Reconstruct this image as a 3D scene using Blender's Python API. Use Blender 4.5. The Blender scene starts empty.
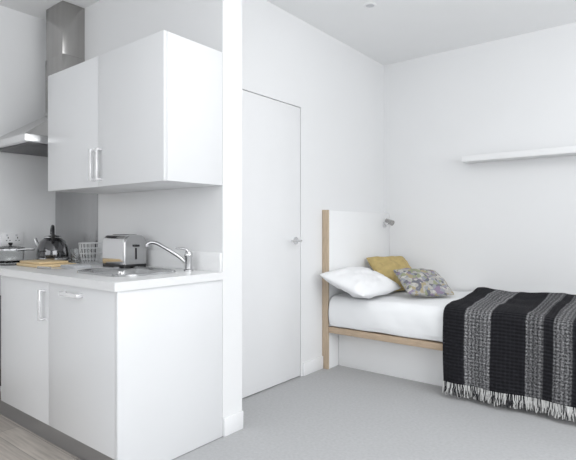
import bpy, bmesh, math, random
from mathutils import Vector, Matrix, noise
random.seed(4)
S = bpy.context.scene
COL = S.collection
S.view_settings.view_transform = 'Standard'

# ------------------------------------------------------------ materials
def mat(name, col, rough=0.5, metal=0.0, bump=0.0, bscale=50, var=0.0, vscale=5, trans=0.0, ior=1.45, coat=0.0, sheen=0.0, stretch=None):
    m = bpy.data.materials.new(name); m.use_nodes = True
    nt = m.node_tree; b = nt.nodes['Principled BSDF']
    b.inputs['Base Color'].default_value = (*col, 1)
    b.inputs['Roughness'].default_value = rough
    b.inputs['Metallic'].default_value = metal
    b.inputs['Transmission Weight'].default_value = trans
    b.inputs['IOR'].default_value = ior
    b.inputs['Coat Weight'].default_value = coat
    b.inputs['Sheen Weight'].default_value = sheen
    tc = nt.nodes.new('ShaderNodeTexCoord')
    mp = nt.nodes.new('ShaderNodeMapping')
    nt.links.new(tc.outputs['Object'], mp.inputs['Vector'])
    if stretch: mp.inputs['Scale'].default_value = stretch
    n = nt.nodes.new('ShaderNodeTexNoise'); n.inputs['Scale'].default_value = vscale
    n.inputs['Detail'].default_value = 6
    nt.links.new(mp.outputs['Vector'], n.inputs['Vector'])
    r = nt.nodes.new('ShaderNodeValToRGB')
    v = var
    r.color_ramp.elements[0].position = 0.3
    r.color_ramp.elements[1].position = 0.7
    r.color_ramp.elements[0].color = (*[max(0, c*(1-v)) for c in col], 1)
    r.color_ramp.elements[1].color = (*[min(1, c*(1+v)) for c in col], 1)
    nt.links.new(n.outputs['Fac'], r.inputs['Fac'])
    nt.links.new(r.outputs['Color'], b.inputs['Base Color'])
    if bump > 0:
        n2 = nt.nodes.new('ShaderNodeTexNoise'); n2.inputs['Scale'].default_value = bscale
        n2.inputs['Detail'].default_value = 4
        nt.links.new(mp.outputs['Vector'], n2.inputs['Vector'])
        bp = nt.nodes.new('ShaderNodeBump'); bp.inputs['Strength'].default_value = bump
        bp.inputs['Distance'].default_value = 0.01
        nt.links.new(n2.outputs['Fac'], bp.inputs['Height'])
        nt.links.new(bp.outputs['Normal'], b.inputs['Normal'])
    return m

M_wall = mat('wall_paint', (0.82, 0.825, 0.832), 0.75, bump=0.03, bscale=200, var=0.006, vscale=2)
M_ceil = mat('ceiling_paint', (0.88, 0.885, 0.89), 0.85, var=0.005)
M_carpet = mat('carpet_pile', (0.455, 0.460, 0.468), 0.95, bump=0.10, bscale=300, var=0.06, vscale=60)
M_cab = mat('white_cabinet_lacquer', (0.77, 0.778, 0.79), 0.28, var=0.004)
M_head = mat('white_headboard_lacquer', (0.86, 0.865, 0.87), 0.3, var=0.004)
M_cabin = mat('cabinet_carcass_grey', (0.62, 0.63, 0.65), 0.5, var=0.01)
M_work = mat('worktop_laminate', (0.80, 0.805, 0.81), 0.3, var=0.03, vscale=300)
M_door = mat('white_door_paint', (0.83, 0.835, 0.845), 0.4, var=0.004)
M_gap = mat('shadow_gap', (0.40, 0.40, 0.41), 0.8)
M_steel = mat('brushed_steel', (0.56, 0.555, 0.55), 0.22, 1.0, var=0.03, vscale=30, stretch=(1, 1, 12))
M_lip = mat('bright_hood_lip', (0.78, 0.78, 0.78), 0.2, 1.0, var=0.02)
M_hood = mat('brushed_hood_steel', (0.43, 0.42, 0.41), 0.20, 1.0, var=0.10, vscale=3, stretch=(6, 6, 0.2))
M_sink = mat('sink_steel', (0.46, 0.465, 0.47), 0.12, 1.0, var=0.05, vscale=30)
M_steeld = mat('steel_splashback', (0.52, 0.52, 0.525), 0.14, 1.0, var=0.06, vscale=2, stretch=(4, 4, 0.3))
M_chrome = mat('chrome', (0.72, 0.72, 0.73), 0.07, 1.0)
M_alu = mat('satin_aluminium', (0.90, 0.90, 0.91), 0.25, 0.6)
M_plinth = mat('aluminium_plinth', (0.40, 0.405, 0.42), 0.3, 0.9, var=0.03)
M_black = mat('black_plastic', (0.02, 0.02, 0.022), 0.35)
M_blackglass = mat('black_glass', (0.01, 0.01, 0.012), 0.06, coat=1.0)
M_oak = mat('oak_edge', (0.51, 0.39, 0.28), 0.5, var=0.12, vscale=14, stretch=(1, 6, 6), bump=0.05, bscale=60)
M_oakv = mat('oak_upright', (0.52, 0.41, 0.30), 0.5, var=0.12, vscale=14, stretch=(8, 8, 1), bump=0.05, bscale=60)
M_bamboo = mat('bamboo', (0.70, 0.54, 0.32), 0.45, var=0.10, vscale=12, stretch=(2, 14, 14))
M_linen = mat('white_bedlinen', (0.87, 0.88, 0.89), 0.85, bump=0.15, bscale=9, var=0.01)
M_pillow = mat('white_pillowcase', (0.87, 0.875, 0.885), 0.85, bump=0.25, bscale=11, var=0.01)
M_matt = mat('mattress_ticking', (0.78, 0.79, 0.80), 0.9)
M_mustard = mat('mustard_fabric', (0.48, 0.37, 0.16), 0.9, bump=0.25, bscale=120, var=0.14, vscale=22)
M_white = mat('white_plastic', (0.85, 0.85, 0.86), 0.3)
M_glass = mat('clear_glass', (0.97, 0.98, 0.98), 0.02, trans=1.0, ior=1.45)
M_fr_w = mat('fringe_white_wool', (0.58, 0.58, 0.57), 0.95, var=0.1, vscale=60)
M_fr_b = mat('fringe_black_wool', (0.02, 0.02, 0.024), 0.95)
M_cloth = mat('grey_cloth', (0.55, 0.56, 0.58), 0.9, bump=0.2, bscale=200, var=0.1, vscale=80)

def mat_laminate():
    m = bpy.data.materials.new('laminate_planks'); m.use_nodes = True
    nt = m.node_tree; b = nt.nodes['Principled BSDF']; b.inputs['Roughness'].default_value = 0.42
    tc = nt.nodes.new('ShaderNodeTexCoord')
    br = nt.nodes.new('ShaderNodeTexBrick')
    br.inputs['Scale'].default_value = 1.0
    br.inputs['Brick Width'].default_value = 1.25
    br.inputs['Row Height'].default_value = 0.125
    br.inputs['Mortar Size'].default_value = 0.0015
    br.inputs['Color1'].default_value = (0.50, 0.455, 0.41, 1)
    br.inputs['Color2'].default_value = (0.42, 0.378, 0.34, 1)
    br.inputs['Mortar'].default_value = (0.22, 0.20, 0.18, 1)
    nt.links.new(tc.outputs['Object'], br.inputs['Vector'])
    mp = nt.nodes.new('ShaderNodeMapping'); mp.inputs['Scale'].default_value = (1.5, 22, 1)
    nt.links.new(tc.outputs['Object'], mp.inputs['Vector'])
    n = nt.nodes.new('ShaderNodeTexNoise'); n.inputs['Scale'].default_value = 3; n.inputs['Detail'].default_value = 8
    nt.links.new(mp.outputs['Vector'], n.inputs['Vector'])
    mx = nt.nodes.new('ShaderNodeMixRGB'); mx.blend_type = 'OVERLAY'; mx.inputs['Fac'].default_value = 0.5
    nt.links.new(br.outputs['Color'], mx.inputs['Color1']); nt.links.new(n.outputs['Fac'], mx.inputs['Color2'])
    nt.links.new(mx.outputs['Color'], b.inputs['Base Color'])
    return m
M_lam = mat_laminate()

def mat_throw():
    m = bpy.data.materials.new('black_white_striped_wool'); m.use_nodes = True
    nt = m.node_tree; N = nt.nodes; L = nt.links
    b = N['Principled BSDF']; b.inputs['Roughness'].default_value = 0.95
    b.inputs['Specular IOR Level'].default_value = 0.15
    uv = N.new('ShaderNodeUVMap'); uv.uv_map = 'UVMap'
    sx = N.new('ShaderNodeSeparateXYZ'); L.new(uv.outputs['UV'], sx.inputs['Vector'])
    band = N.new('ShaderNodeValToRGB'); cr = band.color_ramp; cr.interpolation = 'LINEAR'
    def bands(lst):
        st = [(0.0, 0)]
        for a, c, v, v2 in lst:
            st += [(a-0.003, 0), (a+0.003, v), ((a+c)/2, v2), (c-0.003, v), (c+0.003, 0)]
        return st
    stops = bands([(0.140, 0.305, 1, 0.7), (0.505, 0.600, 0.7, 0.5), (0.655, 0.750, 0.6, 0.8), (0.92, 0.99, 0.9, 0.9)])
    cr.elements[0].position = 0; cr.elements[0].color = (0, 0, 0, 1)
    cr.elements[1].position = stops[1][0]; cr.elements[1].color = (0, 0, 0, 1)
    for p, v in stops[2:]:
        e = cr.elements.new(p); e.color = (v, v, v, 1)
    L.new(sx.outputs['X'], band.inputs['Fac'])
    def math_(op, a, bb=None):
        n = N.new('ShaderNodeMath'); n.operation = op
        if hasattr(a, 'links'): L.new(a, n.inputs[0])
        else: n.inputs[0].default_value = a
        if bb is not None:
            if hasattr(bb, 'links'): L.new(bb, n.inputs[1])
            else: n.inputs[1].default_value = bb
        return n.outputs[0]
    s1 = math_('SINE', math_('MULTIPLY', sx.outputs['X'], 2*math.pi/0.024))
    s2 = math_('SINE', math_('MULTIPLY', sx.outputs['Y'], 2*math.pi/0.022))
    fine = math_('ADD', math_('ADD', math_('MULTIPLY', s1, 0.17), math_('MULTIPLY', s2, 0.10)), 0.44)
    mpn = N.new('ShaderNodeMapping'); mpn.inputs['Scale'].default_value = (110, 90, 1)
    L.new(uv.outputs['UV'], mpn.inputs['Vector'])
    nz = N.new('ShaderNodeTexNoise'); nz.inputs['Scale'].default_value = 1.0; nz.inputs['Detail'].default_value = 2
    L.new(mpn.outputs['Vector'], nz.inputs['Vector'])
    brk = N.new('ShaderNodeMapRange'); brk.inputs['From Min'].default_value = 0.34; brk.inputs['From Max'].default_value = 0.66
    L.new(nz.outputs['Fac'], brk.inputs['Value'])
    f = math_('MULTIPLY', fine, band.outputs['Color'])
    f = math_('MULTIPLY', f, math_('ADD', math_('MULTIPLY', brk.outputs['Result'], 1.2), 0.15))
    cl = N.new('ShaderNodeClamp'); L.new(f, cl.inputs['Value'])
    mx = N.new('ShaderNodeMixRGB'); L.new(cl.outputs[0], mx.inputs['Fac'])
    mx.inputs['Color1'].default_value = (0.015, 0.015, 0.018, 1)
    mx.inputs['Color2'].default_value = (0.50, 0.50, 0.51, 1)
    L.new(mx.outputs['Color'], b.inputs['Base Color'])
    bp = N.new('ShaderNodeBump'); bp.inputs['Strength'].default_value = 0.5; bp.inputs['Distance'].default_value = 0.005
    L.new(math_('ADD', math_('ADD', s1, s2), nz.outputs['Fac']), bp.inputs['Height']); L.new(bp.outputs['Normal'], b.inputs['Normal'])
    return m
M_throw = mat_throw()

def mat_floral():
    m = bpy.data.materials.new('floral_print_fabric'); m.use_nodes = True
    nt = m.node_tree; N = nt.nodes; L = nt.links
    b = N['Principled BSDF']; b.inputs['Roughness'].default_value = 0.9
    tc = N.new('ShaderNodeTexCoord')
    nz = N.new('ShaderNodeTexNoise'); nz.inputs['Scale'].default_value = 10; nz.inputs['Detail'].default_value = 3
    L.new(tc.outputs['Object'], nz.inputs['Vector'])
    mxv = N.new('ShaderNodeMixRGB'); mxv.inputs['Fac'].default_value = 0.08
    L.new(tc.outputs['Object'], mxv.inputs['Color1']); L.new(nz.outputs['Color'], mxv.inputs['Color2'])
    vo = N.new('ShaderNodeTexVoronoi'); vo.inputs['Scale'].default_value = 38
    L.new(mxv.outputs['Color'], vo.inputs['Vector'])
    sp = N.new('ShaderNodeSeparateColor'); L.new(vo.outputs['Color'], sp.inputs['Color'])
    r = N.new('ShaderNodeValToRGB'); cr = r.color_ramp; cr.interpolation = 'CONSTANT'
    cols = [(0.0, (0.40, 0.39, 0.37)), (0.26, (0.15, 0.15, 0.18)), (0.40, (0.28, 0.29, 0.32)), (0.56, (0.28, 0.30, 0.20)),
            (0.66, (0.50, 0.49, 0.46)), (0.80, (0.25, 0.20, 0.28)), (0.90, (0.36, 0.31, 0.20))]
    cr.elements[0].color = (*cols[0][1], 1); cr.elements[1].position = cols[1][0]; cr.elements[1].color = (*cols[1][1], 1)
    for p, c in cols[2:]:
        e = cr.elements.new(p); e.color = (*c, 1)
    L.new(sp.outputs[0], r.inputs['Fac']); L.new(r.outputs['Color'], b.inputs['Base Color'])
    return m
M_floral = mat_floral()

# ------------------------------------------------------------ helpers
ORI = {}
def finish(bm, name, mats, parent=None, origin=None, smooth=False, label=None, category=None, kind=None, group=None, autosmooth=True):
    bmesh.ops.recalc_face_normals(bm, faces=bm.faces)
    if origin is None:
        xs = [v.co.x for v in bm.verts]; ys = [v.co.y for v in bm.verts]; zs = [v.co.z for v in bm.verts]
        origin = Vector(((min(xs)+max(xs))/2, (min(ys)+max(ys))/2, min(zs)))
    origin = Vector(origin)
    bmesh.ops.translate(bm, verts=bm.verts, vec=-origin)
    me = bpy.data.meshes.new(name); bm.to_mesh(me); bm.free()
    if not isinstance(mats, (list, tuple)): mats = [mats]
    for m in mats: me.materials.append(m)
    if smooth:
        for p in me.polygons: p.use_smooth = True
        if autosmooth:
            try: me.set_sharp_from_angle(angle=math.radians(40))
            except Exception: pass
    o = bpy.data.objects.new(name, me); COL.objects.link(o)
    ORI[o] = origin
    if parent:
        o.parent = parent; o.location = origin - ORI[parent]
    else:
        o.location = origin
    if label: o['label'] = label
    if category: o['category'] = category
    if kind: o['kind'] = kind
    if group: o['group'] = group
    return o

def empty(name, loc, label, category, parent=None, group=None):
    o = bpy.data.objects.new(name, None); COL.objects.link(o); ORI[o] = Vector(loc)
    o.empty_display_size = 0.05
    o.location = Vector(loc) - (ORI[parent] if parent else Vector((0, 0, 0)))
    if parent: o.parent = parent
    if label: o['label'] = label
    if category: o['category'] = category
    if group: o['group'] = group
    return o

def addbox(bm, x0, x1, y0, y1, z0, z1, bev=0.0, seg=2, mi=0):
    r = bmesh.ops.create_cube(bm, size=1.0)
    vs = r['verts']
    for v in vs:
        v.co = Vector(((x0+x1)/2+v.co.x*(x1-x0), (y0+y1)/2+v.co.y*(y1-y0), (z0+z1)/2+v.co.z*(z1-z0)))
    fs = set(f for v in vs for f in v.link_faces)
    for f in fs: f.material_index = mi
    if bev > 0:
        es = list(set(e for v in vs for e in v.link_edges))
        rr = bmesh.ops.bevel(bm, geom=es, offset=bev, segments=seg, affect='EDGES', profile=0.5)
        for f in rr['faces']: f.material_index = mi

def box(name, x0, x1, y0, y1, z0, z1, m, bev=0.0, **k):
    bm = bmesh.new(); addbox(bm, x0, x1, y0, y1, z0, z1, bev)
    return finish(bm, name, m, smooth=bev > 0, **k)

def boxes(name, lst, m, bev=0.0, **k):
    bm = bmesh.new()
    for b in lst: addbox(bm, *b[:6], bev, mi=(b[6] if len(b) > 6 else 0))
    return finish(bm, name, m, smooth=bev > 0, **k)

def addlathe(bm, cx, cy, prof, seg=32, mi=0):
    rings = []
    for r, z in prof:
        if r < 1e-5: rings.append([bm.verts.new((cx, cy, z))])
        else: rings.append([bm.verts.new((cx+r*math.cos(2*math.pi*i/seg), cy+r*math.sin(2*math.pi*i/seg), z)) for i in range(seg)])
    for a, b in zip(rings, rings[1:]):
        for i in range(seg):
            j = (i+1) % seg
            if len(a) == 1 and len(b) == 1: continue
            if len(a) == 1: f = bm.faces.new((a[0], b[i], b[j]))
            elif len(b) == 1: f = bm.faces.new((a[i], a[j], b[0]))
            else: f = bm.faces.new((a[i], a[j], b[j], b[i]))
            f.material_index = mi

def smoothpath(pts, n=6):
    pts = [Vector(p) for p in pts]
    if len(pts) < 3: return pts
    out = []
    for i in range(len(pts)-1):
        p0 = pts[max(i-1, 0)]; p1 = pts[i]; p2 = pts[i+1]; p3 = pts[min(i+2, len(pts)-1)]
        for k in range(n):
            t = k/n
            out.append(0.5*((2*p1)+(-p0+p2)*t+(2*p0-5*p1+4*p2-p3)*t*t+(-p0+3*p1-3*p2+p3)*t**3))
    out.append(pts[-1]); return out

def addtube(bm, pts, r, seg=10, smooth=True, closed=False, mi=0, r2=None):
    P = smoothpath(pts) if smooth else [Vector(p) for p in pts]
    rings = []; n = len(P); up = None
    for i, p in enumerate(P):
        if closed: d = (P[(i+1) % n]-P[i-1])
        else: d = (P[min(i+1, n-1)]-P[max(i-1, 0)])
        d.normalize()
        if up is None:
            up = Vector((0, 0, 1)) if abs(d.z) < 0.9 else Vector((1, 0, 0))
        a = d.cross(up)
        if a.length < 1e-4: a = d.cross(Vector((0, 1, 0)))
        a.normalize(); b = a.cross(d).normalized(); up = b
        rr = r if r2 is None else r+(r2-r)*i/(n-1)
        rings.append([bm.verts.new(p+a*rr*math.cos(2*math.pi*k/seg)+b*rr*math.sin(2*math.pi*k/seg)) for k in range(seg)])
    cnt = n if closed else n-1
    for i in range(cnt):
        A = rings[i]; B = rings[(i+1) % n]
        for k in range(seg):
            f = bm.faces.new((A[k], A[(k+1) % seg], B[(k+1) % seg], B[k])); f.material_index = mi
    if not closed:
        f = bm.faces.new(rings[0]); f.material_index = mi
        f = bm.faces.new(list(reversed(rings[-1]))); f.material_index = mi

def tube(name, pts, r, m, smoothp=True, closed=False, r2=None, seg=10, **k):
    bm = bmesh.new(); addtube(bm, pts, r, seg, smoothp, closed, r2=r2)
    return finish(bm, name, m, smooth=True, **k)

def lathe(name, cx, cy, prof, m, seg=32, **k):
    bm = bmesh.new(); addlathe(bm, cx, cy, prof, seg)
    return finish(bm, name, m, smooth=True, **k)

# ------------------------------------------------------------ dimensions
H = 2.70
XL = -3.75     # kitchen side wall
YK = 1.85      # kitchen rear wall
XP = -1.915    # partition end
XD = -2.225    # wall with door
YB = 4.31      # wall behind bed
XR = 2.3; YF = -2.4

# ------------------------------------------------------------ shell
boxes('floor', [(XP, XR+0.15, YF-0.15, YB+0.15, -0.10, 0.0), (XD-0.15, XP, YK+0.15, YB+0.15, -0.10, 0.0)], M_carpet, kind='structure', label='grey short-pile carpet floor')
box('floor.001', XL-0.15, XP-0.03, YF-0.15, YK+0.16, -0.10, 0.0, M_lam, kind='structure', label='grey-brown wood-effect laminate floor of the kitchen area')
box('trim_1', XP-0.03, XP, YF-0.15, YK+0.1, -0.10, 0.003, M_plinth, kind='structure', label='metal threshold strip between laminate and carpet')
box('ceiling', XL-0.15, XR+0.15, YF-0.15, YB+0.15, H, H+0.1, M_ceil, kind='structure', label='plain white ceiling')
box('wall_kitchen', XL-0.15, XP, YK, YK+0.15, 0, H, M_wall, kind='structure', label='white partition wall behind the kitchen units')
box('wall_left', XL-0.15, XL, YF-0.15, YK, 0, H, M_wall, kind='structure', label='white side wall beside the cooker hood')
box('wall_back', XD-0.15, XR+0.15, YB, YB+0.15, 0, H, M_wall, kind='structure', label='plain white wall along the bed')
DY0, DY1, DH = 2.19, 2.965, 2.035
boxes('wall_door_side', [(XD-0.15, XD, YK+0.15, DY0, 0, H), (XD-0.15, XD, DY1, YB, 0, H), (XD-0.15, XD, DY0, DY1, DH, H)],
      M_wall, kind='structure', label='white wall with a flush door in it')
# wall with window openings
WY0, WY1 = -1.3, 2.6
boxes('wall_right', [(XR, XR+0.15, YF-0.15, WY0, 0, H), (XR, XR+0.15, WY1, YB, 0, H), (XR, XR+0.15, WY0, WY1, 0, 0.5), (XR, XR+0.15, WY0, WY1, 2.45, H)],
      M_wall, kind='structure', label='white wall with a wide window')
WX0, WX1 = -2.6, 1.6
boxes('wall_front', [(XL, WX0, YF-0.15, YF, 0, H), (WX1, XR, YF-0.15, YF, 0, H), (WX0, WX1, YF-0.15, YF, 0, 0.5), (WX0, WX1, YF-0.15, YF, 2.45, H)],
      M_wall, kind='structure', label='white wall with a wide window')
f = 0.05
boxes('window_1', [(XR+0.04, XR+0.10, WY0, WY0+f, 0.5, 2.45), (XR+0.04, XR+0.10, WY1-f, WY1, 0.5, 2.45),
                   (XR+0.04, XR+0.10, WY0+f, WY1-f, 0.5, 0.5+f), (XR+0.04, XR+0.10, WY0+f, WY1-f, 2.45-f, 2.45),
                   (XR+0.04, XR+0.10, 0.62, 0.67, 0.5+f, 2.45-f)], M_white, kind='structure', label='wide white-framed window')
boxes('window_2', [(WX0, WX0+f, YF-0.10, YF-0.04, 0.5, 2.45), (WX1-f, WX1, YF-0.10, YF-0.04, 0.5, 2.45),
                   (WX0+f, WX1-f, YF-0.10, YF-0.04, 0.5, 0.5+f), (WX0+f, WX1-f, YF-0.10, YF-0.04, 2.45-f, 2.45),
                   (-0.52, -0.47, YF-0.10, YF-0.04, 0.5+f, 2.45-f)], M_white, kind='structure', label='wide white-framed window')
# baseboards
box('baseboard_door_side', XD, XD+0.014, DY1+0.02, 3.245, 0, 0.10, M_door, 0.003, kind='structure', label='white skirting board')
box('baseboard_partition', XP, XP+0.012, YK+0.002, YK+0.15, 0, 0.10, M_door, 0.003, kind='structure', label='white skirting board on the partition end')
box('baseboard_back', -0.05, XR, YB-0.014, YB, 0, 0.10, M_door, 0.003, kind='structure', label='white skirting board')
# door
g = 0.004
d1 = box('door_1', XD-0.045, XD-0.003, DY0+g, DY1-g, 0.008, DH-g, M_door, 0.002, kind='structure', label='flush white interior door with chrome lever handle')
box('trim_2', XD-0.10, XD-0.05, DY0+0.001, DY1-0.001, 0.0, DH-0.001, M_gap, kind='structure', label='dark rebate behind the flush door')
hy = DY1-0.065
dh = empty('door_handle', (XD-0.003, hy, 1.03), 'polished chrome lever handle', None, parent=d1)
bm = bmesh.new()
def disc_x(bm, x0, x1, y, z, r, seg=24):
    a = [bm.verts.new((x0, y+r*math.cos(2*math.pi*i/seg), z+r*math.sin(2*math.pi*i/seg))) for i in range(seg)]
    b = [bm.verts.new((x1, y+r*math.cos(2*math.pi*i/seg), z+r*math.sin(2*math.pi*i/seg))) for i in range(seg)]
    for i in range(seg): bm.faces.new((a[i], a[(i+1) % seg], b[(i+1) % seg], b[i]))
    bm.faces.new(a); bm.faces.new(list(reversed(b)))
disc_x(bm, XD-0.003, XD+0.006, hy, 1.03, 0.027)
finish(bm, 'rose', M_chrome, parent=dh, smooth=True)
tube('lever', [(XD+0.004, hy, 1.03), (XD+0.045, hy, 1.03), (XD+0.054, hy-0.012, 1.03), (XD+0.055, hy-0.06, 1.03), (XD+0.055, hy-0.12, 1.03)], 0.009, M_chrome, parent=dh)

# downlight in ceiling
dl = empty('downlight', (-1.70, 3.08, H), 'small round white recessed ceiling spotlight', 'ceiling light')
lathe('trim_ring', -1.70, 3.08, [(0.030, H-0.001), (0.032, H-0.006), (0.045, H-0.004), (0.046, H)], M_white, parent=dl)
lathe('lens', -1.70, 3.08, [(0.0, H-0.002), (0.030, H-0.002), (0.030, H)], M_cabin, parent=dl)

# ------------------------------------------------------------ base units
CF = 1.217   # door front plane Y
ZT = 0.889; ZB = 0.849
def handle_v(parent, x, y, z0, z1, label='slim satin metal bar handle'):
    bm = bmesh.new()
    addbox(bm, x-0.011, x+0.011, y-0.034, y-0.026, z0, z1, 0.002)
    addbox(bm, x-0.011, x+0.011, y-0.028, y, z0, z0+0.012, 0.002)
    addbox(bm, x-0.011, x+0.011, y-0.028, y, z1-0.012, z1, 0.002)
    return finish(bm, 'handle', M_alu, parent=parent, smooth=True, label=label)
def handle_h(parent, x0, x1, y, z):
    bm = bmesh.new()
    addbox(bm, x0, x1, y-0.034, y-0.026, z-0.010, z+0.010, 0.002)
    addbox(bm, x0, x0+0.012, y-0.028, y, z-0.010, z+0.010, 0.002)
    addbox(bm, x1-0.012, x1, y-0.028, y, z-0.010, z+0.010, 0.002)
    return finish(bm, 'handle', M_alu, parent=parent, smooth=True, label='slim satin metal bar handle')

def base_body(parent, x0, x1, m=M_cabin):
    t = 0.016
    boxes('body', [(x0, x0+t, CF+0.021, YK-0.03, 0.10, ZB-0.001), (x1-t, x1, CF+0.021, YK-0.03, 0.10, ZB-0.001),
                   (x0+t, x1-t, CF+0.021, YK-0.03, 0.10, 0.116), (x0+t, x1-t, YK-0.04, YK-0.03, 0.116, ZB-0.001)], m, parent=parent)
XS = -2.545
c2 = empty('base_cabinet', (-2.25, 1.55, 0.0), 'white gloss base cabinet with a horizontal handle under the sink', 'kitchen cabinet')
base_body(c2, XS+0.002, -1.938)
d = box('door', XS+0.0015, -1.9385, CF, CF+0.019, 0.105, ZB-0.004, M_cab, 0.0015, parent=c2)
handle_h(d, -2.37, -2.205, CF, 0.805)
box('end_panel', -1.937, -1.917, CF, YK-0.001, 0.0, ZB-0.001, M_cab, 0.001, parent=c2)
c1 = empty('base_cabinet.001', (-2.86, 1.55, 0.0), 'white gloss base cabinet with a vertical handle beside the oven', 'kitchen cabinet')
base_body(c1, -3.130, XS-0.001)
d = box('door', -3.1295, XS-0.0015, CF, CF+0.019, 0.105, ZB-0.004, M_cab, 0.0015, parent=c1)
handle_v(d, -2.585, CF, 0.645, 0.805)
box('plinth', -3.745, -1.938, CF+0.025, CF+0.040, 0.0, 0.099, M_plinth, label='brushed aluminium plinth under the kitchen units', category='plinth')
# oven
ov = empty('oven', (-3.45, 1.55, 0.10), 'built-under black glass oven with steel trim', 'oven')
box('body', -3.745, -3.134, CF+0.03, YK-0.03, 0.10, ZB-0.002, M_black, parent=ov)
od = box('oven_door', -3.742, -3.136, CF+0.003, CF+0.029, 0.19, 0.72, M_blackglass, 0.003, parent=ov)
tube('handle', [(-3.70, CF+0.003, 0.67), (-3.70, CF-0.035, 0.67), (-3.20, CF-0.035, 0.67), (-3.20, CF+0.003, 0.67)], 0.008, M_steel, smoothp=False, parent=od)
box('control_panel', -3.742, -3.136, CF+0.003, CF+0.029, 0.723, 0.843, M_steel, 0.003, parent=ov)
box('lower_panel', -3.742, -3.136, CF+0.003, CF+0.029, 0.105, 0.187, M_steel, 0.003, parent=ov)
# worktop with sink opening
SCX, SCY = -2.315, 1.525
HX, HY = 0.185, 0.145
WF = CF-0.020
wt = boxes('worktop', [(XL+0.002, SCX-HX, WF, YK-0.001, ZB, ZT), (SCX+HX, -1.907, WF, YK-0.001, ZB, ZT),
                  (SCX-HX, SCX+HX, WF, SCY-HY, ZB, ZT), (SCX-HX, SCX+HX, SCY+HY, YK-0.001, ZB, ZT)], M_work,
      label='long white laminate kitchen worktop with an inset sink', category='worktop')
box('upstand', -3.149, XP-0.003, YK-0.019, YK-0.001, ZT+0.0003, 0.992, M_work, 0.001, parent=wt)
# splashback
box('splashback', -3.745, -3.15, YK-0.006, YK-0.0005, ZT+0.0005, 1.64, M_steeld, label='brushed stainless steel splashback behind the hob', category='splashback')
# hob
hb = empty('hob', (-3.48, 1.55, ZT), 'black ceramic glass hob set in the worktop', 'hob')
box('glass', -3.73, -3.27, 1.29, 1.78, ZT+0.0003, ZT+0.006, M_blackglass, 0.002, parent=hb)
for (x, y, r) in [(-3.61, 1.42, .075), (-3.61, 1.65, .09), (-3.39, 1.42, .09)]:
    lathe('burner_ring', x, y, [(r-0.003, ZT+0.0062), (r-0.003, ZT+0.0066), (r, ZT+0.0066), (r, ZT+0.0062), (r-0.003, ZT+0.0062)], M_cloth, parent=hb)

# sink
def rrect(cx, cy, a, b, r, n=8):
    pts = []
    for qx, qy, a0 in [(1, 1, 0), (-1, 1, 90), (-1, -1, 180), (1, -1, 270)]:
        for k in range(n+1):
            t = math.radians(a0+90*k/n)
            pts.append((cx+qx*(a-r)+r*math.cos(t), cy+qy*(b-r)+r*math.sin(t)))
    return pts
def addloft(bm, loops, cap_end=True, cap_start=False):
    R = [[bm.verts.new((x, y, z)) for x, y in pts] for pts, z in loops]
    for A, B in zip(R, R[1:]):
        n = len(A)
        for i in range(n): bm.faces.new((A[i], A[(i+1) % n], B[(i+1) % n], B[i]))
    if cap_end: bm.faces.new(R[-1])
    if cap_start: bm.faces.new(list(reversed(R[0])))
sk = empty('sink', (SCX, SCY, ZT), 'stainless steel inset sink bowl with raised rounded rim', 'sink')
bm = bmesh.new()
addloft(bm, [(rrect(SCX, SCY, .240, .195, .11), ZT+0.0005), (rrect(SCX, SCY, .238, .193, .11), ZT+0.010),
             (rrect(SCX, SCY, .230, .185, .105), ZT+0.011), (rrect(SCX, SCY, .215, .172, .10), ZT+0.004), (rrect(SCX, SCY, .188, .146, .09), ZT+0.003), (rrect(SCX, SCY, .178, .137, .085), ZT-0.010),
             (rrect(SCX, SCY, .165, .125, .08), ZT-0.13), (rrect(SCX, SCY, .14, .10, .06), ZT-0.15), (rrect(SCX, SCY, .03, .03, .029), ZT-0.153)])
finish(bm, 'bowl', M_sink, parent=sk, smooth=True)
lathe('drain', SCX, SCY, [(0, ZT-0.150), (0.02, ZT-0.150), (0.024, ZT-0.152)], M_chrome, parent=sk)
# tap
M_tap = mat('tap_chrome', (0.60, 0.60, 0.61), 0.07, 1.0)
fx, fy = -2.095, 1.765
ft = empty('kitchen_tap', (fx, fy, ZT), 'chrome mixer tap with a long angled spout behind the sink', 'tap')
lathe('body', fx, fy, [(0, ZT+0.0003), (0.027, ZT+0.0003), (0.027, ZT+0.008), (0.020, ZT+0.014), (0.020, ZT+0.075), (0.023, ZT+0.08), (0.023, ZT+0.098), (0.016, ZT+0.108), (0, ZT+0.110)], M_tap, parent=ft)
tube('spout', [(fx-0.012, fy-0.010, ZT+0.05), (fx-0.05, fy-0.04, ZT+0.088), (fx-0.12, fy-0.10, ZT+0.145), (fx-0.15, fy-0.125, ZT+0.158), (fx-0.168, fy-0.142, ZT+0.150), (fx-0.172, fy-0.145, ZT+0.135)], 0.0105, M_tap, parent=ft)
tube('lever', [(fx, fy, ZT+0.104), (fx-0.015, fy-0.012, ZT+0.122), (fx-0.055, fy-0.045, ZT+0.128)], 0.007, M_tap, r2=0.005, parent=ft)

# ------------------------------------------------------------ wall cabinet
wx0, wx1, wz0, wz1, wyf = -3.071, -1.917, 1.355, 2.072, 1.464
wc = empty('wall_cabinet', ((wx0+wx1)/2, YK, wz0), 'white gloss double wall cabinet above the worktop', 'kitchen cabinet')
box('body', wx0, wx1, wyf+0.0205, YK-0.001, wz0, wz1, M_cab, 0.001, parent=wc)
mid = (wx0+wx1)/2
dA = box('door', wx0, mid-0.0015, wyf, wyf+0.019, wz0-0.002, wz1, M_cab, 0.0015, parent=wc)
dB = box('door', mid+0.0015, wx1, wyf, wyf+0.019, wz0-0.002, wz1, M_cab, 0.0015, parent=wc)
handle_v(dA, mid-0.032, wyf, 1.385, 1.56)
handle_v(dB, mid+0.032, wyf, 1.385, 1.56)

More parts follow.
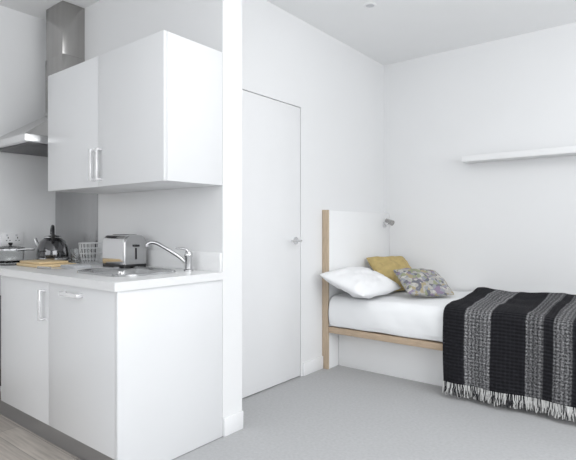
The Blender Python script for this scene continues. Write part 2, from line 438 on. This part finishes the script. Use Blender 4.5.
# ------------------------------------------------------------ hood
hd = empty('cooker_hood', (-3.445, YK, 1.66), 'stainless steel chimney cooker hood above the hob', 'cooker hood')
hx0, hx1, hy0, hyb = -3.744, -3.146, 1.36, YK-0.001
cx0, cx1, cy0 = -3.569, -3.322, 1.683
bm = bmesh.new()
def rect(x0, x1, y0, y1): return [(x0, y0), (x1, y0), (x1, y1), (x0, y1)]
addloft(bm, [(rect(hx0+0.001, hx1-0.001, hy0+0.001, hyb), 1.711),
             (rect(cx0-0.004, cx1+0.004, cy0-0.004, hyb), 1.93), (rect(cx0-0.004, cx1+0.004, cy0-0.004, hyb), 1.95)], True, True)
finish(bm, 'canopy', M_steel, parent=hd)
box('canopy_lip', hx0, hx1, hy0, hyb, 1.665, 1.7105, M_lip, 0.001, parent=hd)
box('chimney', cx0, cx1, cy0, hyb, 1.951, 2.33, M_hood, 0.002, parent=hd)
box('chimney_extension', cx0+0.004, cx1-0.004, cy0+0.004, hyb, 2.331, H-0.001, M_hood, 0.002, parent=hd)
box('filter', hx0+0.04, hx1-0.04, hy0+0.04, hyb-0.03, 1.657, 1.6645, mat('hood_filter', (0.16, 0.16, 0.165), 0.45, 0.8), 0.001, parent=hd)

# sockets
so = empty('wall_socket', (XL, 1.53, 0.98), 'white double electrical socket on the kitchen wall', 'socket')
box('plate', XL+0.0005, XL+0.014, 1.457, 1.603, 1.005, 1.091, M_white, 0.003, parent=so)
for yy in (1.485, 1.548):
    box('switch', XL+0.0145, XL+0.018, yy, yy+0.014, 1.065, 1.078, M_cabin, 0.001, parent=so)
    boxes('pin_holes', [(XL+0.0141, XL+0.0146, yy+0.012, yy+0.018, 1.048, 1.060), (XL+0.0141, XL+0.0146, yy+0.000, yy+0.008, 1.032, 1.037), (XL+0.0141, XL+0.0146, yy+0.022, yy+0.030, 1.032, 1.037)], M_black, parent=so)

# ------------------------------------------------------------ worktop items
# kettle
kx, ky, kz = -3.36, 1.635, ZT+0.0068
M_kettle = mat('glossy_black_kettle', (0.09, 0.09, 0.095), 0.06, 0.8, coat=1.0)
kt = empty('kettle', (kx, ky, kz), 'bulky glossy black kettle with chrome spout standing on the hob', 'kettle')
lathe('body', kx, ky, [(0, kz), (0.092, kz), (0.100, kz+0.012), (0.103, kz+0.05), (0.098, kz+0.095), (0.082, kz+0.135), (0.058, kz+0.158), (0, kz+0.162)], M_kettle, parent=kt)
lathe('base_ring', kx, ky, [(0.1005, kz+0.012), (0.1045, kz+0.014), (0.1055, kz+0.026), (0.1025, kz+0.028)], M_chrome, parent=kt)
lathe('lid', kx, ky, [(0.058, kz+0.163), (0.050, kz+0.174), (0.02, kz+0.182), (0.008, kz+0.186), (0.012, kz+0.196), (0.012, kz+0.204), (0, kz+0.206)], M_chrome, parent=kt)
tube('handle', [(kx+0.075, ky-0.035, kz+0.135), (kx+0.090, ky-0.042, kz+0.190), (kx+0.055, ky-0.025, kz+0.232), (kx-0.035, ky+0.015, kz+0.236), (kx-0.075, ky+0.03, kz+0.195), (kx-0.070, ky+0.03, kz+0.140)], 0.011, M_black, parent=kt)
tube('spout', [(kx-0.085, ky-0.035, kz+0.08), (kx-0.115, ky-0.05, kz+0.115), (kx-0.130, ky-0.06, kz+0.155)], 0.020, M_chrome, r2=0.011, parent=kt)
# glass saucepan
px, py, pz = -3.50, 1.42, ZT+0.0068
gp = empty('glass_saucepan', (px, py, pz), 'clear glass saucepan with a thin metal handle on the hob', 'saucepan')
lathe('body', px, py, [(0, pz), (0.065, pz), (0.078, pz+0.01), (0.084, pz+0.080), (0.088, pz+0.085), (0.084, pz+0.087), (0.079, pz+0.080), (0.073, pz+0.012), (0.062, pz+0.006), (0, pz+0.006)], M_glass, parent=gp)
lathe('rim_band', px, py, [(0.0885, pz+0.080), (0.0905, pz+0.080), (0.0905, pz+0.092), (0.0885, pz+0.092), (0.0885, pz+0.080)], M_chrome, parent=gp)
lathe('lid', px, py, [(0.086, pz+0.093), (0.086, pz+0.096), (0.05, pz+0.108), (0, pz+0.111), (0, pz+0.107), (0.05, pz+0.104), (0.086, pz+0.093)], M_glass, parent=gp)
lathe('knob', px, py, [(0, pz+0.1115), (0.008, pz+0.1115), (0.014, pz+0.125), (0.012, pz+0.131), (0, pz+0.132)], M_black, parent=gp)
tube('handle', [(px+0.09, py+0.01, pz+0.082), (px+0.14, py+0.03, pz+0.088), (px+0.23, py+0.05, pz+0.092)], 0.008, M_chrome, parent=gp)
# chopping boards
box('chopping_board', -3.245, -2.92, 1.35, 1.57, ZT+0.0005, ZT+0.018, M_bamboo, 0.004, label='thick bamboo chopping board on the worktop', category='chopping board')
box('chopping_board.001', -3.235, -2.97, 1.365, 1.545, ZT+0.0185, ZT+0.032, M_bamboo, 0.004, label='small bamboo board stacked on a larger board', category='chopping board')
# knife
kn = empty('kitchen_knife', (-2.83, 1.39, ZT), 'steel-handled kitchen knife lying on the worktop', 'knife')
tube('handle', [(-2.90, 1.325, ZT+0.0075), (-2.80, 1.35, ZT+0.0075)], 0.007, M_steel, smoothp=False, parent=kn)
bm = bmesh.new()
vs = [(-2.799, 1.339, ZT+0.006), (-2.67, 1.375, ZT+0.006), (-2.65, 1.388, ZT+0.006), (-2.67, 1.392, ZT+0.006), (-2.803, 1.363, ZT+0.006)]
ff = bm.faces.new([bm.verts.new(v) for v in vs]); rr = bmesh.ops.extrude_face_region(bm, geom=[ff])
bmesh.ops.translate(bm, vec=(0, 0, 0.002), verts=[v for v in rr['geom'] if isinstance(v, bmesh.types.BMVert)])
finish(bm, 'blade', M_chrome, parent=kn)
# folded cloth
bm = bmesh.new()
for i in range(3):
    addbox(bm, -2.87+0.003*i, -2.70-0.002*i, 1.44, 1.55-0.003*i, ZT+0.0005+0.006*i, ZT+0.006+0.006*i, 0.002)
finish(bm, 'dish_cloth', M_cloth, smooth=True, label='folded grey dish cloth on the worktop', category='cloth')
# wire basket
bx, by, bz = -2.99, 1.71, ZT
wb = empty('wire_basket', (bx, by, bz), 'round white wire basket on the worktop', 'basket')
bm = bmesh.new()
def ring(r, z, n=32): return [(bx+r*math.cos(2*math.pi*i/n), by+r*math.sin(2*math.pi*i/n), z) for i in range(n)]
for r, z in [(0.052, bz+0.003), (0.064, bz+0.035), (0.071, bz+0.07), (0.075, bz+0.105), (0.078, bz+0.138)]:
    addtube(bm, ring(r, z), 0.0022 if z < bz+0.13 else 0.0032, 6, False, True)
for i in range(20):
    a = 2*math.pi*i/20
    addtube(bm, [(bx+r*math.cos(a), by+r*math.sin(a), z) for r, z in [(0.0, bz+0.003), (0.052, bz+0.003), (0.064, bz+0.035), (0.071, bz+0.07), (0.078, bz+0.138)]], 0.0017, 5, False)
finish(bm, 'frame', mat('white_wire', (0.72, 0.73, 0.74), 0.35, 0.4), parent=wb, smooth=True)
# glasses
def glass(x, y, z, r, h, name, label):
    lathe(name, x, y, [(0, z), (r*0.85, z), (r, z+h), (r-0.002, z+h), (r*0.85-0.003, z+0.008), (0, z+0.008)], M_glass, seg=24, label=label, category='glass', group='drinking glasses by the basket')
glass(-3.10, 1.66, ZT+0.0003, 0.032, 0.10, 'drinking_glass', 'clear tumbler beside the wire basket')
glass(-3.14, 1.76, ZT+0.0003, 0.032, 0.10, 'drinking_glass.001', 'clear tumbler between basket and kettle')
# toaster
tx0, tx1, ty0, ty1 = -2.755, -2.515, 1.64, 1.80
ts = empty('toaster', ((tx0+tx1)/2, (ty0+ty1)/2, ZT), 'polished steel two-slot toaster with black base and lever', 'toaster')
bm = bmesh.new()
cyy = (ty0+ty1)/2
def prof_toast(sx):  # cross-section in Y,Z
    pts = []
    hw = (ty1-ty0)/2*sx; zt = ZT+0.195*(0.985 if sx < 1 else 1); r = 0.05
    for a in range(0, 7): t = math.radians(90*a/6); pts.append((cyy+(hw-r)+r*math.cos(t), zt-r+r*math.sin(t)))
    for a in range(0, 7): t = math.radians(90+90*a/6); pts.append((cyy-(hw-r)+r*math.cos(t), zt-r+r*math.sin(t)))
    pts += [(cyy-hw, ZT+0.022), (cyy+hw, ZT+0.022)]
    return pts
def extr_x(bm, stations, mi=0):
    R = [[bm.verts.new((x, y, z)) for y, z in prof_toast(s)] for x, s in stations]
    for A, B in zip(R, R[1:]):
        n = len(A)
        for i in range(n): bm.faces.new((A[i], A[(i+1) % n], B[(i+1) % n], B[i])).material_index = mi
    bm.faces.new(R[0]).material_index = mi; bm.faces.new(list(reversed(R[-1]))).material_index = mi
extr_x(bm, [(tx0+0.012, 1.0), (tx1-0.012, 1.0)])
finish(bm, 'body', M_chrome, parent=ts, smooth=True)
M_tend = mat('toaster_steel_end', (0.50, 0.50, 0.505), 0.16, 1.0)
M_tband = M_black
for xa, xb in [(tx0, tx0+0.0118), (tx1-0.0118, tx1)]:
    bm = bmesh.new()
    if xa == tx0: extr_x(bm, [(xa, 0.90), (xa+0.006, 0.97), (xb, 0.99)])
    else: extr_x(bm, [(xa, 0.99), (xb-0.006, 0.97), (xb, 0.90)])
    finish(bm, 'end_cap', M_tend, parent=ts, smooth=True)
box('base', tx0+0.006, tx1-0.006, ty0+0.003, ty1-0.003, ZT+0.001, ZT+0.0215, M_black, 0.003, parent=ts)
for yy in (cyy-0.035, cyy+0.015):
    box('slot', tx0+0.05, tx1-0.05, yy, yy+0.022, ZT+0.1955, ZT+0.197, M_black, parent=ts)
box('lever', tx1+0.0005, tx1+0.018, cyy-0.014, cyy+0.014, ZT+0.125, ZT+0.138, M_black, 0.003, parent=ts)
box('lever_track', tx1+0.0003, tx1+0.001, cyy-0.006, cyy+0.006, ZT+0.05, ZT+0.118, M_black, parent=ts)

# ------------------------------------------------------------ bed
bed = empty('bed', (-1.2, 3.75, 0), 'white built-in single bed with oak-edged headboard and platform', 'bed')
BX0, BX1 = -2.166, -0.15
hbp = box('headboard', XD+0.002, BX0-0.004, 3.262, YB-0.002, 0.0, 1.262, M_head, 0.001, parent=bed)
box('oak_edge', XD+0.001, BX0, 3.245, 3.2615, 0.0, 1.268, M_oakv, 0.002, parent=hbp, label='oak edging of the headboard')
box('platform', BX0+0.001, BX1, 3.25, YB-0.003, 0.292, 0.338, M_oak, 0.002, parent=bed, label='oak platform rail')
bb = box('base', BX0+0.001, BX1-0.1, 3.40, YB-0.003, 0.0, 0.291, M_head, 0.001, parent=bed, label='white panelled storage base')
box('mattress', BX0+0.004, BX1-0.01, 3.30, YB-0.02, 0.339, 0.53, M_matt, 0.03, parent=bed)
# reading lamp on headboard
ly, lz = 4.20, 1.165
rl = empty('reading_lamp', (BX0, ly, lz), 'small chrome reading spotlight fixed to the headboard', 'wall lamp')
bm = bmesh.new(); disc_x(bm, BX0-0.0035, BX0+0.012, ly, lz-0.012, 0.028); finish(bm, 'mount', M_chrome, parent=rl, smooth=True)
tube('arm', [(BX0+0.012, ly, lz-0.012), (BX0+0.045, ly, lz-0.005), (BX0+0.055, ly-0.004, lz+0.012)], 0.006, M_chrome, parent=rl)
tube('lamp_shade', [(BX0+0.025, ly-0.01, lz+0.030), (BX0+0.10, ly-0.03, lz+0.002)], 0.017, M_hood, smoothp=False, r2=0.026, seg=20, parent=rl)

# duvet surface
def ridge(x, y, a, b, c):
    r = abs(noise.noise(Vector((x*a+y*b*0.4, y*b-x*a*0.3, c))))
    return max(0, 0.22-r)/0.22
def topz(x, y):
    return 0.572+0.016*noise.noise(Vector((x*2.6, y*2.6, 1.3)))+0.006*noise.noise(Vector((x*7, y*4, 4.0)))
def sheet(name, xs, prof, offs, thick, mats, side_fn, uvscale=True, **k):
    bm = bmesh.new(); uvl = bm.loops.layers.uv.new('UVMap')
    G = []; L = [0]
    for a, b in zip(prof, prof[1:]): L.append(L[-1]+math.dist(a[:2], b[:2]))
    for i, x in enumerate(xs):
        row = []
        for j, (y, z, tag) in enumerate(prof):
            xx, yy, zz = side_fn(x, y, z, tag, i/(len(xs)-1))
            row.append(bm.verts.new((xx, yy, zz)))
        G.append(row)
    for i in range(len(xs)-1):
        for j in range(len(prof)-1):
            fc = bm.faces.new((G[i][j], G[i+1][j], G[i+1][j+1], G[i][j+1]))
            for lp, (a, b) in zip(fc.loops, [(i, j), (i+1, j), (i+1, j+1), (i, j+1)]):
                lp[uvl].uv = (xs[a]-xs[0], L[b])
    o = finish(bm, name, mats, smooth=True, autosmooth=False, **k)
    md = o.modifiers.new('thickness', 'SOLIDIFY'); md.thickness = thick; md.offset = 0
    return o
def lin(a, b, n): return [a+(b-a)*i/(n-1) for i in range(n)]
# duvet profile
prof = []
prof.append((3.285, 0.350, 's0')); prof.append((3.270, 0.346, 's0'))
for z in lin(0.349, 0.52, 18): prof.append((3.262, z, 's'))
for k in range(1, 8):
    t = math.radians(90*k/8); prof.append((3.262+0.055*(1-math.cos(t)), 0.52+0.055*math.sin(t), 'c'))
for y in lin(3.32, 4.28, 70): prof.append((y, 0.575, 't'))
def duvet_fn(x, y, z, tag, s):
    if tag == 't': return (x, y, topz(x, y))
    w = max(0, (z-0.35)/0.225)
    cr = 0.006*noise.noise(Vector((x*8+z*6, z*3, 2)))+0.012*noise.noise(Vector((x*3.0, z*4, 8)))
    bul = cr*min(1, 0.3+w*2)
    return (x, y+bul-0.020*math.sin(math.pi*min(1, 0.08+w*0.95)), z+(topz(x, 3.32)-0.575)*w + (0.006*noise.noise(Vector((x*5, 0, 9)))+0.005 if w < 0.1 else 0))
sheet('duvet', lin(BX0+0.012, BX1-0.005, 200), prof, None, 0.010, M_linen, duvet_fn, label='plain white duvet covering the mattress', category='duvet')

# throw
TX0, TX1 = -1.215, -0.22
prof = []
for z in lin(0.112, 0.545, 34): prof.append((3.195, z, 's'))
for k in range(1, 9):
    t = math.radians(90*k/9); prof.append((3.195+0.085*(1-math.cos(t)), 0.545+0.055*math.sin(t), 'c'))
for y in lin(3.285, 4.27, 50): prof.append((y, 0.60, 't'))
def fold(x, w, z):
    return (0.014*math.sin(x*18+1.5*math.sin(x*6)+z*1.2) + 0.016*noise.noise(Vector((x*7+z*0.8, z*0.8, 5))))*w
def throw_fn(x, y, z, tag, s):
    skew = -0.10*(y-3.2)*(1-s)
    if tag == 't':
        rid = 0.007*math.sin(x*16+y*3+2*noise.noise(Vector((x*2, y*2, 1))))+0.007+0.006*ridge(x, y, 3.5, 2.0, 4.4)
        e = 0.018+0.012*abs(noise.noise(Vector((x*5, y*3, 3))))+0.008*math.exp(-((x-TX0-0.05)/0.05)**2)+rid*max(0, min(1, (y-3.28)*6))
        return (x+skew, y, topz(x+skew, max(y, 3.32))+e+0.003)
    w = 1-max(0, min(1, (z-0.112)/0.46))
    zz = z + (topz(x, 3.32)+0.024-0.60)*(1-w)
    zz += (0.006*noise.noise(Vector((x*4, 1, 1))))*w
    return (x+skew+0.005*math.sin(z*7+x*4)*w, y-0.010*w+fold(x, 0.10+0.90*w, z), zz)
xs = lin(TX0, TX1, 240)
th = sheet('throw_blanket', xs, prof, None, 0.007, M_throw, throw_fn, label='black wool throw with grey-white woven bands draped over the bed', category='blanket')
# fringe
bm = bmesh.new()
n = 270
for i in range(n):
    s = i/(n-1); x = TX0+(TX1-TX0)*s+random.uniform(-.001, .001)
    bx_, by_, bz_ = throw_fn(x, 3.195, 0.112, 's', s)
    L_ = random.uniform(0.060, 0.086)
    dx = random.uniform(-.016, .016); dy = random.uniform(-.010, .004)
    u = s*(TX1-TX0)
    inband = (0.135 < u < 0.315) or (0.5 < u < 0.76) or u > 0.9
    mi = 0 if random.random() < (0.78 if inband else 0.48) else 1
    addtube(bm, [(bx_, by_, bz_+0.004), (bx_+dx*0.2+random.uniform(-.003, .003), by_+dy*0.3, bz_-L_*0.4), (bx_+dx*0.9, by_+dy, bz_-L_*0.8), (bx_+dx+random.uniform(-.003, .003), by_+dy, bz_-L_)], 0.0029, 5, False, mi=mi, r2=0.0022)
finish(bm, 'fringe', [M_fr_w, M_fr_b], parent=th, smooth=True, kind='stuff', label='twisted black and white wool fringe')

# pillows
def cushion(name, c, aw, ah, w, h, t, m, label, p=2.6, wr=0.008, seed=0, pinch=0.06, corner=0.05, **k):
    c = Vector(c); aw = Vector(aw).normalized(); ah = Vector(ah).normalized(); ah = (ah-aw*ah.dot(aw)).normalized()
    an = aw.cross(ah).normalized()
    if an.z < 0: an = -an
    bm = bmesh.new(); n = 44
    def side(sg):
        G = []
        for i in range(n+1):
            row = []
            for j in range(n+1):
                u = -1+2*i/n; v = -1+2*j/n
                u = math.sin(u*math.pi/2); v = math.sin(v*math.pi/2)
                th_ = ((1-abs(u)**p)*(1-abs(v)**p))**0.55
                uu = u*(1-pinch*(1-v*v)*abs(u)**3-corner*v**6); vv = v*(1-pinch*(1-u*u)*abs(v)**3-corner*u**6)
                wn = wr*noise.noise(Vector((u*3+seed, v*3, sg*2)))*(0.3+th_)
                cr = wr*0.9*noise.noise(Vector((math.atan2(v, u)*5+seed, 0.5, sg)))*min(1, (u*u+v*v))*th_
                cr -= wr*0.4*ridge(u, v, 1.6, 1.9, seed+sg)*th_
                row.append(bm.verts.new(c+aw*(uu*w/2)+ah*(vv*h/2)+an*(sg*t/2*th_+wn*(1 if th_ > 0 else 0)+cr)))
            G.append(row)
        for i in range(n):
            for j in range(n): bm.faces.new((G[i][j], G[i+1][j], G[i+1][j+1], G[i][j+1]))
    side(1); side(-1)
    bmesh.ops.remove_doubles(bm, verts=bm.verts, dist=0.002)
    return finish(bm, name, m, smooth=True, autosmooth=False, label=label, **k)
cushion('pillow', (-1.955, 3.405, 0.700), (0, 1, 0), (-math.cos(.34), 0, math.sin(.34)), 0.65, 0.42, 0.155, M_pillow,
        'plump white pillow leaning against the headboard', p=2.8, seed=1, wr=0.014, pinch=0.05, corner=0.04, category='pillow')
cushion('cushion', (-1.93, 3.945, 0.728), (0.38, 0.92, 0.0), (-0.70, 0.1, 0.66), 0.44, 0.40, 0.13, M_mustard,
        'mustard yellow square cushion behind the white pillow', seed=5, wr=0.014, category='cushion')
cushion('cushion.001', (-1.585, 3.735, 0.692), (0.62, 0.75, -0.05), (-0.70, 0.45, 0.42), 0.40, 0.36, 0.13, M_floral,
        'cushion in a small grey, green and purple floral print', seed=9, wr=0.014, category='cushion')

# floating shelf
box('floating_shelf', -1.42, 0.45, YB-0.16, YB-0.001, 1.680, 1.730, M_head, 0.002, label='thin white floating shelf on the wall above the bed', category='shelf')

# ------------------------------------------------------------ camera
cam = bpy.data.cameras.new('camera'); co = bpy.data.objects.new('camera', cam); COL.objects.link(co)
co.location = (0, 0, 1.131); co.rotation_euler = (math.radians(90), 0, math.radians(38.4))
cam.sensor_width = 36; cam.lens = 36*490/576; cam.shift_y = -3/576; cam.clip_start = 0.05
S.camera = co

# ------------------------------------------------------------ light
w = bpy.data.worlds.new('world'); S.world = w; w.use_nodes = True
bg = w.node_tree.nodes['Background']; bg.inputs['Color'].default_value = (0.94, 0.97, 1.0, 1); bg.inputs['Strength'].default_value = 0.9
def area(name, loc, rot, sx, sy, p, col):
    l = bpy.data.lights.new(name, 'AREA'); l.shape = 'RECTANGLE'; l.size = sx; l.size_y = sy; l.energy = p; l.color = col
    o = bpy.data.objects.new(name, l); COL.objects.link(o); o.location = loc; o.rotation_euler = rot
area('daylight_side', (XR+0.45, (WY0+WY1)/2, 1.75), (0, math.radians(70), 0), 1.9, 3.8, 89, (0.975, 0.99, 1.0))
area('daylight_rear', ((WX0+WX1)/2, YF-0.45, 1.75), (math.radians(70), 0, 0), 4.0, 1.9, 46, (0.975, 0.99, 1.0))
area('fill_down', (-0.3, 1.6, H-0.03), (0, 0, 0), 1.6, 1.6, 15, (1.0, 0.995, 0.985))  # added out-of-frame fill to lift the carpet, no real fitting here
area('fill_up', (1.2, 1.6, 1.6), (math.radians(180), 0, 0), 1.6, 2.4, 52, (0.99, 0.995, 1.0))  # invented upward fill that brightens the ceiling, stands for no actual lamp
